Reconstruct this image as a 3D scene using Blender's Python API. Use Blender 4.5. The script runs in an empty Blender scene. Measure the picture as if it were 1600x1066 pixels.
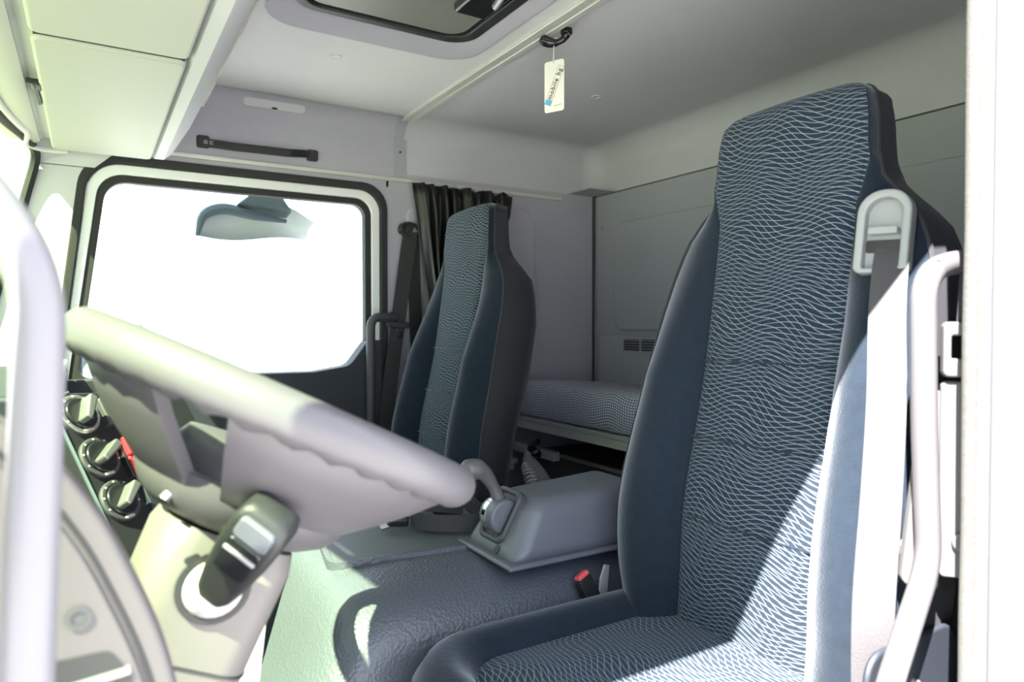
import bpy, bmesh, math, random
from mathutils import Vector, Matrix
random.seed(7)
R = math.radians
SC = bpy.context.scene
COL = SC.collection

# ---------------------------------------------------------------- camera, light, exposure
# X runs to the rear of the truck, Y from the driver's door to the passenger side, Z up from the cab floor
cam_d = bpy.data.cameras.new('camera'); cam = bpy.data.objects.new('camera', cam_d); COL.objects.link(cam)
cam.location = (0, 0, 1.0)
cam.rotation_euler = (R(90 - 1.2), 0, R(-31.4))
cam_d.sensor_width = 36; cam_d.lens = 36 * 1085 / 1600
cam_d.clip_start = .02; cam_d.clip_end = 300
cam_d.dof.use_dof = True; cam_d.dof.focus_distance = 1.35; cam_d.dof.aperture_fstop = 4.5
SC.camera = cam

W = bpy.data.worlds.new('sky'); SC.world = W; W.use_nodes = True
bg = W.node_tree.nodes['Background']
bg.inputs[0].default_value = (.76, .86, 1.0, 1); bg.inputs[1].default_value = 3.5

SUNV = Vector((.65, .385, -1.0))
sd = bpy.data.lights.new('sun', 'SUN'); sun = bpy.data.objects.new('sun', sd); COL.objects.link(sun)
sd.energy = 46; sd.angle = R(.6); sd.color = (1, .96, .90)
sun.rotation_euler = SUNV.to_track_quat('-Z', 'Y').to_euler(); sun.location = (-6, -4, 9)

vs = SC.view_settings
vs.view_transform = 'Standard'; vs.look = 'None'; vs.gamma = 1; vs.use_curve_mapping = False
vs.exposure = 0.28

# ---------------------------------------------------------------- materials
def nt(m): return m.node_tree.nodes, m.node_tree.links
def mat(name, col, rough=.6, metal=0, bump=0, bscale=400, var=0, vscale=6, sheen=0, spec=.5, coat=0, kind='noise'):
    m = bpy.data.materials.new(name); m.use_nodes = True
    N, L = nt(m); b = N['Principled BSDF']
    b.inputs['Roughness'].default_value = rough; b.inputs['Metallic'].default_value = metal
    b.inputs['Specular IOR Level'].default_value = spec
    b.inputs['Coat Weight'].default_value = coat
    if sheen:
        b.inputs['Sheen Weight'].default_value = sheen; b.inputs['Sheen Roughness'].default_value = .4
        b.inputs['Sheen Tint'].default_value = (.85, .9, 1, 1)
    tc = N.new('ShaderNodeTexCoord')
    nz = N.new('ShaderNodeTexNoise'); nz.inputs['Scale'].default_value = vscale; nz.inputs['Detail'].default_value = 5
    L.new(tc.outputs['Object'], nz.inputs['Vector'])
    mx = N.new('ShaderNodeMix'); mx.data_type = 'RGBA'
    k = var if var else .06
    mx.inputs[6].default_value = (*[c * (1 - k) for c in col], 1); mx.inputs[7].default_value = (*[min(1, c * (1 + k)) for c in col], 1)
    L.new(nz.outputs['Fac'], mx.inputs[0]); L.new(mx.outputs[2], b.inputs['Base Color'])
    if bump:
        if kind == 'leather':
            t = N.new('ShaderNodeTexVoronoi'); t.inputs['Scale'].default_value = bscale; o = t.outputs['Distance']
        else:
            t = N.new('ShaderNodeTexNoise'); t.inputs['Scale'].default_value = bscale; t.inputs['Detail'].default_value = 3; o = t.outputs['Fac']
        L.new(tc.outputs['Object'], t.inputs['Vector'])
        bp = N.new('ShaderNodeBump'); bp.inputs['Strength'].default_value = bump; bp.inputs['Distance'].default_value = .002
        L.new(o, bp.inputs['Height']); L.new(bp.outputs['Normal'], b.inputs['Normal'])
    return m

def math_node(N, L, op, a, b=None, c=None):
    n = N.new('ShaderNodeMath'); n.operation = op
    for i, v in enumerate((a, b, c)):
        if v is None: continue
        if isinstance(v, (int, float)): n.inputs[i].default_value = v
        else: L.new(v, n.inputs[i])
    return n.outputs[0]

def woven(name, base, line, na=140, slope=44, wid=.042):
    """dark velour with two families of fine wavy woven lines, laid out in metres in the UV map"""
    m = bpy.data.materials.new(name); m.use_nodes = True
    N, L = nt(m); b = N['Principled BSDF']; b.inputs['Roughness'].default_value = .85
    b.inputs['Specular IOR Level'].default_value = .2
    b.inputs['Sheen Weight'].default_value = .12; b.inputs['Sheen Tint'].default_value = (.7, .8, 1, 1)
    uv = N.new('ShaderNodeUVMap'); sp = N.new('ShaderNodeSeparateXYZ'); L.new(uv.outputs[0], sp.inputs[0])
    u, v = sp.outputs[0], sp.outputs[1]
    M = lambda op, a, b_=None, c=None: math_node(N, L, op, a, b_, c)
    w1 = M('SINE', M('ADD', M('MULTIPLY', u, 42), M('MULTIPLY', v, 17)))
    w2 = M('SINE', M('ADD', M('MULTIPLY', u, 71), M('MULTIPLY', v, -31)))
    w3 = M('SINE', M('MULTIPLY', v, 46))
    def fam(n, s, a1, a2, a3):
        ph = M('ADD', M('MULTIPLY', v, n), M('MULTIPLY', u, s))
        ph = M('ADD', ph, M('MULTIPLY', w1, a1)); ph = M('ADD', ph, M('MULTIPLY', w2, a2)); ph = M('ADD', ph, M('MULTIPLY', w3, a3))
        d = M('ABSOLUTE', M('SUBTRACT', M('FRACT', ph), .5))
        mr = N.new('ShaderNodeMapRange'); mr.interpolation_type = 'SMOOTHSTEP'
        L.new(d, mr.inputs[0]); mr.inputs[1].default_value = wid * .5; mr.inputs[2].default_value = wid * 1.5
        mr.inputs[3].default_value = 1; mr.inputs[4].default_value = 0
        return mr.outputs[0]
    fa = fam(na, 6, .95, .22, .35); fb = fam(na * .75, -slope, .55, -.2, .5)
    fac = M('MAXIMUM', fa, M('MULTIPLY', fb, .8))
    mx = N.new('ShaderNodeMix'); mx.data_type = 'RGBA'; mx.inputs[6].default_value = (*base, 1); mx.inputs[7].default_value = (*line, 1)
    L.new(fac, mx.inputs[0]); L.new(mx.outputs[2], b.inputs['Base Color'])
    bp = N.new('ShaderNodeBump'); bp.inputs['Strength'].default_value = .03; bp.inputs['Distance'].default_value = .0003
    L.new(fac, bp.inputs['Height']); L.new(bp.outputs['Normal'], b.inputs['Normal'])
    return m

def dotted(name, base, dot, n=125, r=.30):
    m = bpy.data.materials.new(name); m.use_nodes = True
    N, L = nt(m); b = N['Principled BSDF']; b.inputs['Roughness'].default_value = .9
    uv = N.new('ShaderNodeUVMap'); sp = N.new('ShaderNodeSeparateXYZ'); L.new(uv.outputs[0], sp.inputs[0])
    M = lambda op, a, b_=None, c=None: math_node(N, L, op, a, b_, c)
    wob = M('MULTIPLY', M('SINE', M('MULTIPLY', sp.outputs[0], 35)), .8)
    fu = M('SUBTRACT', M('FRACT', M('MULTIPLY', sp.outputs[0], n * .8)), .5)
    fv = M('SUBTRACT', M('FRACT', M('ADD', M('MULTIPLY', sp.outputs[1], n), wob)), .5)
    d = M('SQRT', M('ADD', M('MULTIPLY', fu, fu), M('MULTIPLY', fv, fv)))
    mr = N.new('ShaderNodeMapRange'); L.new(d, mr.inputs[0]); mr.inputs[1].default_value = r - .08; mr.inputs[2].default_value = r + .08
    mr.inputs[3].default_value = 1; mr.inputs[4].default_value = 0
    mx = N.new('ShaderNodeMix'); mx.data_type = 'RGBA'; mx.inputs[6].default_value = (*base, 1); mx.inputs[7].default_value = (*dot, 1)
    L.new(mr.outputs[0], mx.inputs[0]); L.new(mx.outputs[2], b.inputs['Base Color'])
    return m

def glass(name, tint, gloss=.06):
    m = bpy.data.materials.new(name); m.use_nodes = True
    N, L = nt(m); N.remove(N['Principled BSDF'])
    t = N.new('ShaderNodeBsdfTransparent'); t.inputs[0].default_value = (*tint, 1)
    g = N.new('ShaderNodeBsdfGlossy'); g.inputs['Roughness'].default_value = .02
    mx = N.new('ShaderNodeMixShader'); mx.inputs[0].default_value = gloss
    L.new(t.outputs[0], mx.inputs[1]); L.new(g.outputs[0], mx.inputs[2]); L.new(mx.outputs[0], N['Material Output'].inputs[0])
    return m

M = {
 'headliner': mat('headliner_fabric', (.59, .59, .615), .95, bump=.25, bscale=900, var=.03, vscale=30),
 'lavender': mat('lavender_shade_lining', (.40, .39, .455), .95, bump=.3, bscale=900, var=.04, vscale=30),  # lavender lining; on headliner sides and recess the tint stands in for shade
 'panel': mat('grey_blue_panel', (.34, .35, .39), .7, bump=.15, bscale=700, var=.05, vscale=4),
 'warmgrey': mat('warm_light_plastic', (.43, .435, .40), .55, bump=.1, bscale=900, var=.03),
 'palelav': mat('pale_plastic', (.55, .55, .59), .6, bump=.1, bscale=800, var=.03),
 'alu': mat('painted_rail', (.62, .63, .60), .35, .35, var=.08, vscale=20),
 'white': mat('white_paint', (.78, .79, .81), .25, coat=.5, var=.02),
 'offwhite': mat('white_plastic', (.6, .6, .6), .45, var=.03),
 'rubber': mat('black_rubber', (.018, .018, .02), .7, bump=.2, bscale=300),
 'roughseal': mat('grey_flocked_seal', (.07, .069, .066), .95, bump=.4, bscale=500, var=.25, vscale=150),
 'black': mat('black_plastic', (.016, .017, .02), .5, bump=.12, bscale=700),
 'gloss': mat('gloss_black', (.012, .013, .016), .25),
 'navyplastic': mat('dark_navy_plastic', (.02, .024, .034), .55, bump=.15, bscale=700),
 'dark': mat('dark_grey_plastic', (.05, .052, .06), .55, bump=.12, bscale=700),
 'midgrey': mat('mid_grey_plastic', (.105, .112, .14), .42, bump=.15, bscale=900, var=.05),
 'tunnel': mat('grained_tunnel_vinyl', (.072, .082, .106), .42, spec=.8, bump=.4, bscale=190, kind='leather', var=.08, vscale=9),
 'mat': mat('worn_tunnel_pad', (.095, .105, .115), .45, bump=.1, bscale=500, var=.16, vscale=7),
 'wheel': mat('grey_steering_plastic', (.088, .083, .095), .42, bump=.08, bscale=900, var=.04),
 'wheeldark': mat('dark_steering_plastic', (.06, .06, .066), .38, bump=.08, bscale=900),
 'column': mat('taupe_column_plastic', (.14, .132, .128), .5, bump=.1, bscale=900, var=.04),
 'rearliner': mat('shade_toned_headliner', (.50, .495, .545), .95, bump=.25, bscale=900, var=.03, vscale=30),  # headliner cloth again, toned toward the lavender shade of its sides
 'knobgrey': mat('knob_silver', (.22, .22, .23), .35, .6),
 'jambgrey': mat('jamb_grey', (.085, .083, .09), .4),
 'bartube': mat('pale_coated_tube', (.095, .09, .098), .4, bump=.08, bscale=600, var=.05),
 'bracket': mat('bracket_grey', (.11, .108, .108), .45, var=.05),
 'endcap': mat('mauve_grey_plastic', (.082, .073, .082), .5, bump=.1, bscale=900, var=.04),
 'tube': mat('grey_coated_tube', (.16, .155, .175), .4, bump=.08, bscale=600, var=.05),
 'velour': mat('navy_velour', (.010, .0165, .027), .9, bump=.4, bscale=350, sheen=.55, var=.3, vscale=60, spec=.15),
 'shell': mat('charcoal_seat_back', (.027, .027, .033), .7, bump=.25, bscale=500, spec=.3, sheen=.08),
 'boucle': mat('dark_textured_cloth', (.06, .058, .058), .95, bump=1, bscale=420, var=.4, vscale=220, sheen=.3),
 'woven': woven('woven_seat_cloth', (.011, .018, .029), (.25, .31, .37)),
 'mattress': dotted('dotted_mattress_cloth', (.15, .16, .24), (.75, .77, .86)),
 'belt': mat('charcoal_webbing', (.021, .021, .024), .75, bump=.3, bscale=600),
 'beltpale': mat('taupe_webbing', (.055, .051, .056), .7, bump=.4, bscale=600, var=.1),
 'guide': mat('grey_green_guide', (.27, .285, .285), .45),
 'chrome': mat('chrome', (.75, .75, .75), .15, 1),
 'steel': mat('worn_steel', (.42, .42, .42), .35, .8, var=.2, vscale=20),
 'brass': mat('brownish_metal', (.34, .29, .21), .5, .4, var=.2, vscale=30),
 'red': mat('red_plastic', (.75, .035, .05), .35),
 'redbtn': mat('red_button', (.8, .12, .12), .4),
 'blue': mat('blue_print', (.10, .45, .85), .5),
 'print': mat('brown_print', (.10, .055, .05), .6),
 'card': mat('white_card', (.82, .81, .78), .6),
 'curtain': mat('black_satin', (.009, .009, .011), .42, bump=.1, bscale=300, spec=.6),
 'mesh': mat('grey_cloth', (.30, .30, .32), .9, bump=.6, bscale=300),
 'carpet': mat('floor_carpet', (.022, .023, .026), .98, bump=1, bscale=300),
 'ground': mat('pale_concrete', (.38, .37, .35), .9, bump=.3, bscale=20, var=.2, vscale=.7),
 'greywhite': mat('pale_grey_metal', (.34, .34, .35), .45, var=.04),
 'fence': mat('pale_teal_sheet', (.20, .28, .265), .6),
 'hatch': mat('hatch_panel', (.19, .20, .18), .4, bump=.1, bscale=600),
 'locker': mat('dark_steel_locker', (.028, .032, .042), .45, .1),
 'greenwind': glass('green_windscreen', (.52, .64, .38), .05),
 'clear': glass('clear_side_glass', (.93, .96, .95), .04),
 'mirrorglass': mat('mirror_glass', (.8, .82, .85), .05, 1),
 'bluegrey': mat('blue_grey_plastic', (.075, .105, .13), .5),
}

# ---------------------------------------------------------------- builders
def link(name, me, m, parent=None):
    o = bpy.data.objects.new(name, me); COL.objects.link(o)
    if m: me.materials.append(M[m] if isinstance(m, str) else m)
    if parent is not None:
        o.parent = parent; o.matrix_parent_inverse = Matrix.Translation(-parent.location)
    return o
def tag(o, label, cat=None, group=None, kind=None):
    o['label'] = label
    if cat: o['category'] = cat
    if group: o['group'] = group
    if kind: o['kind'] = kind
    return o
def thing(name, loc, label, cat, group=None, kind=None):
    o = bpy.data.objects.new(name, None); COL.objects.link(o); o.location = loc; o.empty_display_size = .05
    return tag(o, label, cat, group, kind)

class MB:
    def __init__(s): s.v = []; s.f = []; s.uv = {}
    def pts(s, ps, uvs=None):
        b = len(s.v); s.v += [tuple(p) for p in ps]
        if uvs:
            for i, q in enumerate(uvs): s.uv[b + i] = q
        return list(range(b, b + len(ps)))
    def grid(s, rows, uvs=None, closed=False):
        idx = [s.pts(r, uvs[i] if uvs else None) for i, r in enumerate(rows)]
        n = len(rows[0])
        for i in range(len(idx) - 1):
            for j in range(n if closed else n - 1):
                k = (j + 1) % n
                s.f.append((idx[i][j], idx[i][k], idx[i + 1][k], idx[i + 1][j]))
        return idx
    def loft(s, rings, caps=True):
        idx = s.grid(rings, closed=True)
        if caps: s.f.append(tuple(reversed(idx[0]))); s.f.append(tuple(idx[-1]))
        return s
    def box(s, a, b):
        (x0, y0, z0), (x1, y1, z1) = a, b
        i = s.pts([(x0,y0,z0),(x1,y0,z0),(x1,y1,z0),(x0,y1,z0),(x0,y0,z1),(x1,y0,z1),(x1,y1,z1),(x0,y1,z1)])
        for q in ((0,3,2,1),(4,5,6,7),(0,1,5,4),(1,2,6,5),(2,3,7,6),(3,0,4,7)): s.f.append(tuple(i[k] for k in q))
        return s
    def hexa(s, p):
        i = s.pts(p)
        for q in ((0,3,2,1),(4,5,6,7),(0,1,5,4),(1,2,6,5),(2,3,7,6),(3,0,4,7)): s.f.append(tuple(i[k] for k in q))
        return s
    def tube(s, path, r, n=12, caps=True):
        path = [Vector(p) for p in path]; rs = r if isinstance(r, (list, tuple)) else [r] * len(path)
        rings = []; up = None
        for i, p in enumerate(path):
            t = (path[min(i + 1, len(path) - 1)] - path[max(i - 1, 0)]).normalized()
            if up is None:
                up = Vector((0, 0, 1)) if abs(t.z) < .9 else Vector((1, 0, 0))
            a = (up - t * up.dot(t)).normalized(); b = t.cross(a); up = a
            rings.append([p + (a * math.cos(2 * math.pi * k / n) + b * math.sin(2 * math.pi * k / n)) * rs[i] for k in range(n)])
        return s.loft(rings, caps)
    def strap(s, path, wv, w, th=.0016):
        """flat webbing: path of centres, width vector per point or one for all"""
        path = [Vector(p) for p in path]
        wv = wv if isinstance(wv, list) else [wv] * len(path)
        rings = []
        for i, p in enumerate(path):
            t = (path[min(i + 1, len(path) - 1)] - path[max(i - 1, 0)]).normalized()
            a = Vector(wv[i]); a = (a - t * a.dot(t)).normalized(); b = t.cross(a).normalized() * th * .5
            a = a * (w if not isinstance(w, list) else w[i]) * .5
            rings.append([p - a - b, p + a - b, p + a + b, p - a + b])
        return s.loft(rings)
    def prism(s, loop, fr, d0, d1):
        """loop of 2-D points in frame fr=(origin,u,v,n), extruded from d0 to d1 along n"""
        o, u, v, n = [Vector(q) for q in fr]
        r0 = [o + u * a + v * b + n * d0 for a, b in loop]; r1 = [o + u * a + v * b + n * d1 for a, b in loop]
        return s.loft([r0, r1])
    def ring(s, outer, inner, fr, d0, d1):
        o, u, v, n = [Vector(q) for q in fr]
        P = lambda l, d: [o + u * a + v * b + n * d for a, b in l]
        rows = [P(outer, d0), P(outer, d1), P(inner, d1), P(inner, d0), P(outer, d0)]
        idx = [s.pts(r) for r in rows[:4]]; k = len(outer); idx.append(idx[0])
        for i in range(4):
            for j in range(k):
                q = (j + 1) % k
                s.f.append((idx[i][j], idx[i][q], idx[i + 1][q], idx[i + 1][j]))
        return s
    def build(s, name, m, parent=None, bevel=0, seg=3, smooth=40, subsurf=0):
        me = bpy.data.meshes.new(name); me.from_pydata(s.v, [], s.f); me.validate()
        bm = bmesh.new(); bm.from_mesh(me); bmesh.ops.recalc_face_normals(bm, faces=bm.faces); bm.to_mesh(me); bm.free()
        if s.uv:
            l = me.uv_layers.new(name='UVMap')
            for lp in me.loops: l.data[lp.index].uv = s.uv.get(lp.vertex_index, (0, 0))
        o = link(name, me, m, parent)
        me.polygons.foreach_set('use_smooth', [True] * len(me.polygons))
        if bevel:
            b = o.modifiers.new('bevel', 'BEVEL'); b.width = bevel; b.segments = seg; b.limit_method = 'ANGLE'; b.angle_limit = R(30)
            o.modifiers.new('wn', 'WEIGHTED_NORMAL')
        else:
            me.set_sharp_from_angle(angle=R(smooth))
        if subsurf:
            q = o.modifiers.new('sub', 'SUBSURF'); q.levels = q.render_levels = subsurf
        return o

def rpoly(pts, rad, seg=6):
    """rounded polygon; rad one value or one per corner"""
    n = len(pts); rad = rad if isinstance(rad, (list, tuple)) else [rad] * n; out = []
    for i in range(n):
        p = Vector(pts[i]); a = Vector(pts[i - 1]); b = Vector(pts[(i + 1) % n])
        d1 = (a - p).normalized(); d2 = (b - p).normalized()
        ang = d1.angle(d2); t = rad[i] / math.tan(ang / 2)
        c = p + (d1 + d2).normalized() * (rad[i] / math.sin(ang / 2))
        s = p + d1 * t - c; e = p + d2 * t - c
        tot = s.angle(e) if rad[i] > 1e-6 else 0
        cr = s.x * e.y - s.y * e.x; sg = 1 if cr > 0 else -1
        for k in range(seg + 1):
            th = sg * tot * k / seg
            out.append((c.x + s.x * math.cos(th) - s.y * math.sin(th), c.y + s.x * math.sin(th) + s.y * math.cos(th)))
    return out
def rr(x0, x1, y0, y1, r, seg=6): return rpoly([(x0, y0), (x1, y0), (x1, y1), (x0, y1)], r, seg)
def circ(r, n=24, cx=0, cy=0): return [(cx + r * math.cos(2 * math.pi * k / n), cy + r * math.sin(2 * math.pi * k / n)) for k in range(n)]
def frame(o, n, up=(0, 0, 1)):
    n = Vector(n).normalized(); v = Vector(up); v = (v - n * v.dot(n)).normalized(); u = v.cross(n)
    return (Vector(o), u, v, n)
def interp(tab, x):
    if x <= tab[0][0]: return tab[0][1]
    for (a, p), (b, q) in zip(tab, tab[1:]):
        if x <= b:
            t = (x - a) / (b - a); return p + (q - p) * t
    return tab[-1][1]
def bez(pts, n=8):
    """Catmull-Rom through points"""
    P = [Vector(p) for p in pts]; P = [P[0] * 2 - P[1]] + P + [P[-1] * 2 - P[-2]]; out = []
    for i in range(1, len(P) - 2):
        for k in range(n):
            t = k / n; a, b, c, d = P[i - 1:i + 3]
            out.append(.5 * ((2 * b) + (c - a) * t + (2 * a - 5 * b + 4 * c - d) * t * t + (3 * b - a - 3 * c + d) * t ** 3))
    out.append(P[-2]); return out
def bend(pts, r, seg=6):
    """polyline with rounded corners"""
    P = [Vector(p) for p in pts]; out = [P[0]]
    for i in range(1, len(P) - 1):
        d1 = (P[i - 1] - P[i]).normalized(); d2 = (P[i + 1] - P[i]).normalized()
        a = P[i] + d1 * r; b = P[i] + d2 * r
        for k in range(seg + 1):
            t = k / seg; out.append(a * (1 - t) ** 2 + P[i] * 2 * t * (1 - t) + b * t * t)
    return out + [P[-1]]

YN, YF = .36, 2.20          # driver and passenger lining planes
XR = 1.73                   # rear wall
ZC = 1.69                   # ceiling
SIDE = ((0, YF, 0), (1, 0, 0), (0, 0, 1), (0, 1, 0))   # frame of the passenger side: (x, z), outwards

def structure(name, o, label): return tag(o, label, None, None, 'structure')

# ---------------------------------------------------------------- setting: ground and shell
g = MB(); g.box((-60, -60, -1.25), (60, 60, -1.15)); structure('ground', g.build('ground', 'ground'), 'pale concrete yard around the truck')
b = MB(); b.box((-.6, YN, -.05), (XR, YF, 0)); structure('floor', b.build('floor', 'carpet'), 'black carpeted cab floor')

# rear part of the ceiling, coved into the walls
b = MB()
i = b.pts([(.915,YN,1.515),(XR,YN,1.515),(XR,YF,1.515),(.915,YF,1.515),(.915,YN,ZC),(XR,YN,ZC),(XR,YF,ZC),(.915,YF,ZC)])
for q in ((4,5,6,7),(0,1,5,4),(1,2,6,5),(2,3,7,6)): b.f.append(tuple(i[k] for k in q))
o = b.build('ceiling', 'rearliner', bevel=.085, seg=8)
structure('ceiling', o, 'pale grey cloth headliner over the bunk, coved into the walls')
# front part of the ceiling with the hatch opening
HX0, HX1, HY0, HY1 = .36, .83, .86, 1.56
b = MB()
b.ring(rr(.20, .915, .42, YF - .05, .001), rr(HX0 - .029, HX1 + .019, HY0 - .019, HY1 + .069, .09), ((0,0,ZC), (1,0,0), (0,1,0), (0,0,1)), 0, .03)
prof = [(YF - .003, 1.495), (YF - .003, 1.635)] + [(YF - .058 + .055 * math.cos(t), 1.635 + .055 * math.sin(t)) for t in [R(10 * k) for k in range(1, 10)]] + [(YF - .06, ZC)]
cf = b.build('ceiling', 'headliner'); structure('ceiling', cf, 'pale grey headliner around the roof hatch')
b = MB(); b.grid([[(x, y, z) for y, z in prof] for x in (-.02, .2, .5, .915)]); o = b.build('lining', 'lavender', cf, smooth=60)  # same cloth as the ceiling, its shade put into the colour
b = MB(); b.box((-.10, YN - .02, 1.45), (.915, .43, ZC + .03)); structure('trim', b.build('trim_1', 'lavender'), 'lining above the open driver door')
b = MB(); b.box((-.20, YN - .06, ZC + .031), (XR + .05, YF + .06, ZC + .05)); structure('roof', b.build('roof', 'white'), 'white roof skin over the cab')
# recessed slope around the hatch
b = MB()
lo = rr(HX0 - .03, HX1 + .02, HY0 - .02, HY1 + .07, .09); hi = rr(HX0 + .02, HX1 - .03, HY0 + .04, HY1 - .02, .06)
b.grid([[(x, y, ZC - .004) for x, y in lo], [(x, y, ZC - .006) for x, y in rr(HX0 - .02, HX1 + .01, HY0 - .01, HY1 + .055, .085)], [(x, y, ZC + .022) for x, y in hi]], closed=True)
b.build('hatch_recess', 'lavender', cf, smooth=60)

b = MB(); b.box((XR - .13, YF - .13, 1.5152), (XR + .02, YF + .02, 1.518)); b.box((XR - .13, YN, 1.5152), (XR + .02, YN + .13, 1.518)); b.build('corner_leak_filler', 'lavender', o)  # added plates that stop light leaking in under the rounded cove corners
b = MB(); b.box((.86, YF + .032, -.6), (XR + .06, YF + .05, 1.73)); b.box((XR + .035, YN, -.6), (XR + .05, YF + .04, 1.73)); structure('skin', b.build('wall_outer', 'white'), 'white outer skin of the cab')
# passenger side: lining behind the door
wr = thing('wall_right', (1.3, YF, 0), 'lavender grey cab side lining beside the bunk', None, None, 'structure')
b = MB(); b.box((.852, YF, 0), (XR + .03, YF + .03, 1.515)); b.build('wall_panel', 'lavender', wr)
b = MB(); b.prism(rr(1.0, 1.44, .86, 1.44, .07), SIDE, -.012, .005); b.build('raised_panel', 'lavender', wr, bevel=.011, seg=4)
b = MB(); b.prism(rr(.925, .985, .3, 1.405, .03), SIDE, -.006, .005); b.build('pillar_panel', 'lavender', wr, bevel=.005)
b = MB(); b.box((XR - .013, YF - .010, .6), (XR - .008, YF + .01, 1.515)); b.build('seam', 'dark', wr)
# side above the door
b = MB(); b.box((-.15, YF, 1.465), (.86, YF + .03, 1.50)); structure('trim', b.build('trim_2', 'lavender'), 'narrow lavender lining above the passenger door seal')

# rear wall
wb = thing('wall_rear', (XR, 1.28, 0), 'grey blue rear wall panel above the bunk with a raised field', None, None, 'structure')
RW = ((XR, 0, 0), (0, 1, 0), (0, 0, 1), (-1, 0, 0))
b = MB(); b.box((XR, YN, 0), (XR + .03, YF + .03, 1.513)); b.build('wall_panel', 'panel', wb)
b = MB(); b.prism(rr(.45, 2.075, .985, 1.395, .06), RW, -.004, .011); b.build('raised_panel', 'panel', wb, bevel=.010, seg=4)
b = MB(); b.prism(rr(.5, 2.145, .755, .968, .025), RW, -.004, .028); b.build('lower_panel', 'panel', wb, bevel=.012, seg=4)
b = MB(); b.prism(rr(2.148, 2.156, 1.374, 1.396, .0035), RW, 0, .0025); b.build('screw_slot', 'brass', wb)
b = MB(); b.box((XR - .003, YN, 1.5125), (XR + .01, YF, 1.5165)); b.build('seam', 'dark', wb)
# vent in the rear wall
vn = thing('air_vent', (XR - .028, 1.89, .91), 'small black slatted air vent in the rear wall above the mattress', 'vent')
VF = ((XR - .028, 0, 0), (0, 1, 0), (0, 0, 1), (-1, 0, 0))
b = MB(); b.ring(rr(1.795, 1.992, .905, .960, .005), rr(1.802, 1.985, .912, .953, .002), VF, 0, .006); b.build('bezel', 'panel', vn)
b = MB(); b.prism(rr(1.802, 1.985, .912, .953, .002), VF, .0002, .001); b.build('cavity', 'black', vn)
for k in range(4):
    b = MB(); b.box((XR - .035, 1.802, .9185 + k * .0095), (XR - .0292, 1.985, .9212 + k * .0095)); b.build('slat', 'panel', vn)
b = MB(); b.box((XR - .0355, 1.8915, .912), (XR - .0292, 1.8955, .953)); b.build('divider', 'panel', vn)
b = MB(); b.prism(rpoly([(1.775, .865), (1.785, .865), (1.798, .925), (1.788, .925)], .003), VF, .001, .010)
tag(b.build('latch_tab', 'offwhite'), 'slim white tab beside the rear wall vent', 'tab')

# driver side behind the door: pillar with jamb, seal and skin
wl = thing('wall_left', (1.2, YN, 0), 'white painted door pillar and body side at the open driver door', None, None, 'structure')
b = MB(); b.box((.80, YN, -.1), (XR + .03, YN + .012, 1.6)); b.build('inner_lining', 'dark', wl)
b = MB(); b.box((.80, .20, -.6), (XR + .03, YN - .001, 1.72)); b.build('body_side', 'white', wl)
b = MB(); b.box((.764, .20, -.6), (.80, .3545, 1.72)); b.build('door_jamb', 'white', wl, bevel=.006)
b = MB(); b.box((.752, .327, -.6), (.764, .336, 1.72)); b.build('jamb_bead', 'jambgrey', wl, bevel=.003)
b = MB(); b.tube([(.762, .3575, z / 10) for z in range(-6, 18)], [.0075 + .0006 * math.sin(k * 2.1) for k in range(24)], 10); b.build('door_seal', 'roughseal', wl)
st = MB(); st.prism(rr(.285, .312, 1.0, 1.06, .004), ((.7638, 0, 0), (0, 1, 0), (0, 0, 1), (-1, 0, 0)), 0, .0006)
tag(st.build('jamb_sticker', mat('faded_sticker', (.62, .62, .66), .5, var=.35, vscale=90)), 'faded pale sticker on the white door jamb', 'sticker')

# windscreen, front wall, pillars
def wsx(y, z): return -.20 - (1.46 - z) * .30 + .10 * abs((y - 1.28) / .92) ** 3
b = MB(); b.grid([[(wsx(YN + (YF - YN) * k / 20, .84 + .62 * j / 6), YN + (YF - YN) * k / 20, .84 + .62 * j / 6) for k in range(21)] for j in range(7)])
structure('window', b.build('window_1', 'greenwind', smooth=60), 'green tinted windscreen')
b = MB(); b.box((-.62, YN, -.05), (-.55, YF, .82)); structure('wall', b.build('wall_front', 'dark'), 'front bulkhead below the windscreen')
# windscreen seal along the top and down the passenger pillar
pts = [(wsx(y, 1.455) + .012, y, 1.462) for y in [YN + .1 * k for k in range(18)]] + [(-.112, 2.145, 1.452), (-.112, 2.175, 1.425), (-.128, 2.185, 1.36), (-.158, 2.19, 1.24), (-.20, 2.19, 1.08), (-.245, 2.19, .9)]
b = MB(); b.tube(bez(pts, 3), .011, 8); structure('trim', b.build('trim_3', 'rubber'), 'black rubber windscreen seal')
# pillars beside the windscreen
for (nm, y0, y1, a0, a1, a2, a3, lab) in (('trim_4', 2.192, 2.23, -.25, -.085, -.108, .01, 'pale pillar lining between windscreen and passenger door'), ('trim_5', .31, .35, -.27, -.14, -.14, -.03, 'slim windscreen pillar at the open driver door')):
    b = MB(); b.hexa([(a0, y0, .84), (a1, y0, .84), (a1, y1, .84), (a0, y1, .84), (a2, y0, 1.455), (a3, y0, 1.455), (a3, y1, 1.455), (a2, y1, 1.455)] if nm == 'trim_5' else [(a0, y0, .84), (a1, y0, .84), (a1, y1, .84), (a0, y1, .84), (a2, y0, 1.425), (a3, y0, 1.425), (a3, y1, 1.425), (a2, y1, 1.425)])
    structure('trim', b.build(nm, 'palelav'), lab)
b = MB(); b.hexa([(-.108, 2.188, 1.427), (.02, 2.188, 1.427), (.02, 2.24, 1.427), (-.108, 2.24, 1.427), (-.118, 2.06, 1.52), (.12, 2.17, 1.52), (.12, 2.24, 1.52), (-.118, 2.24, 1.52)])
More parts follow.
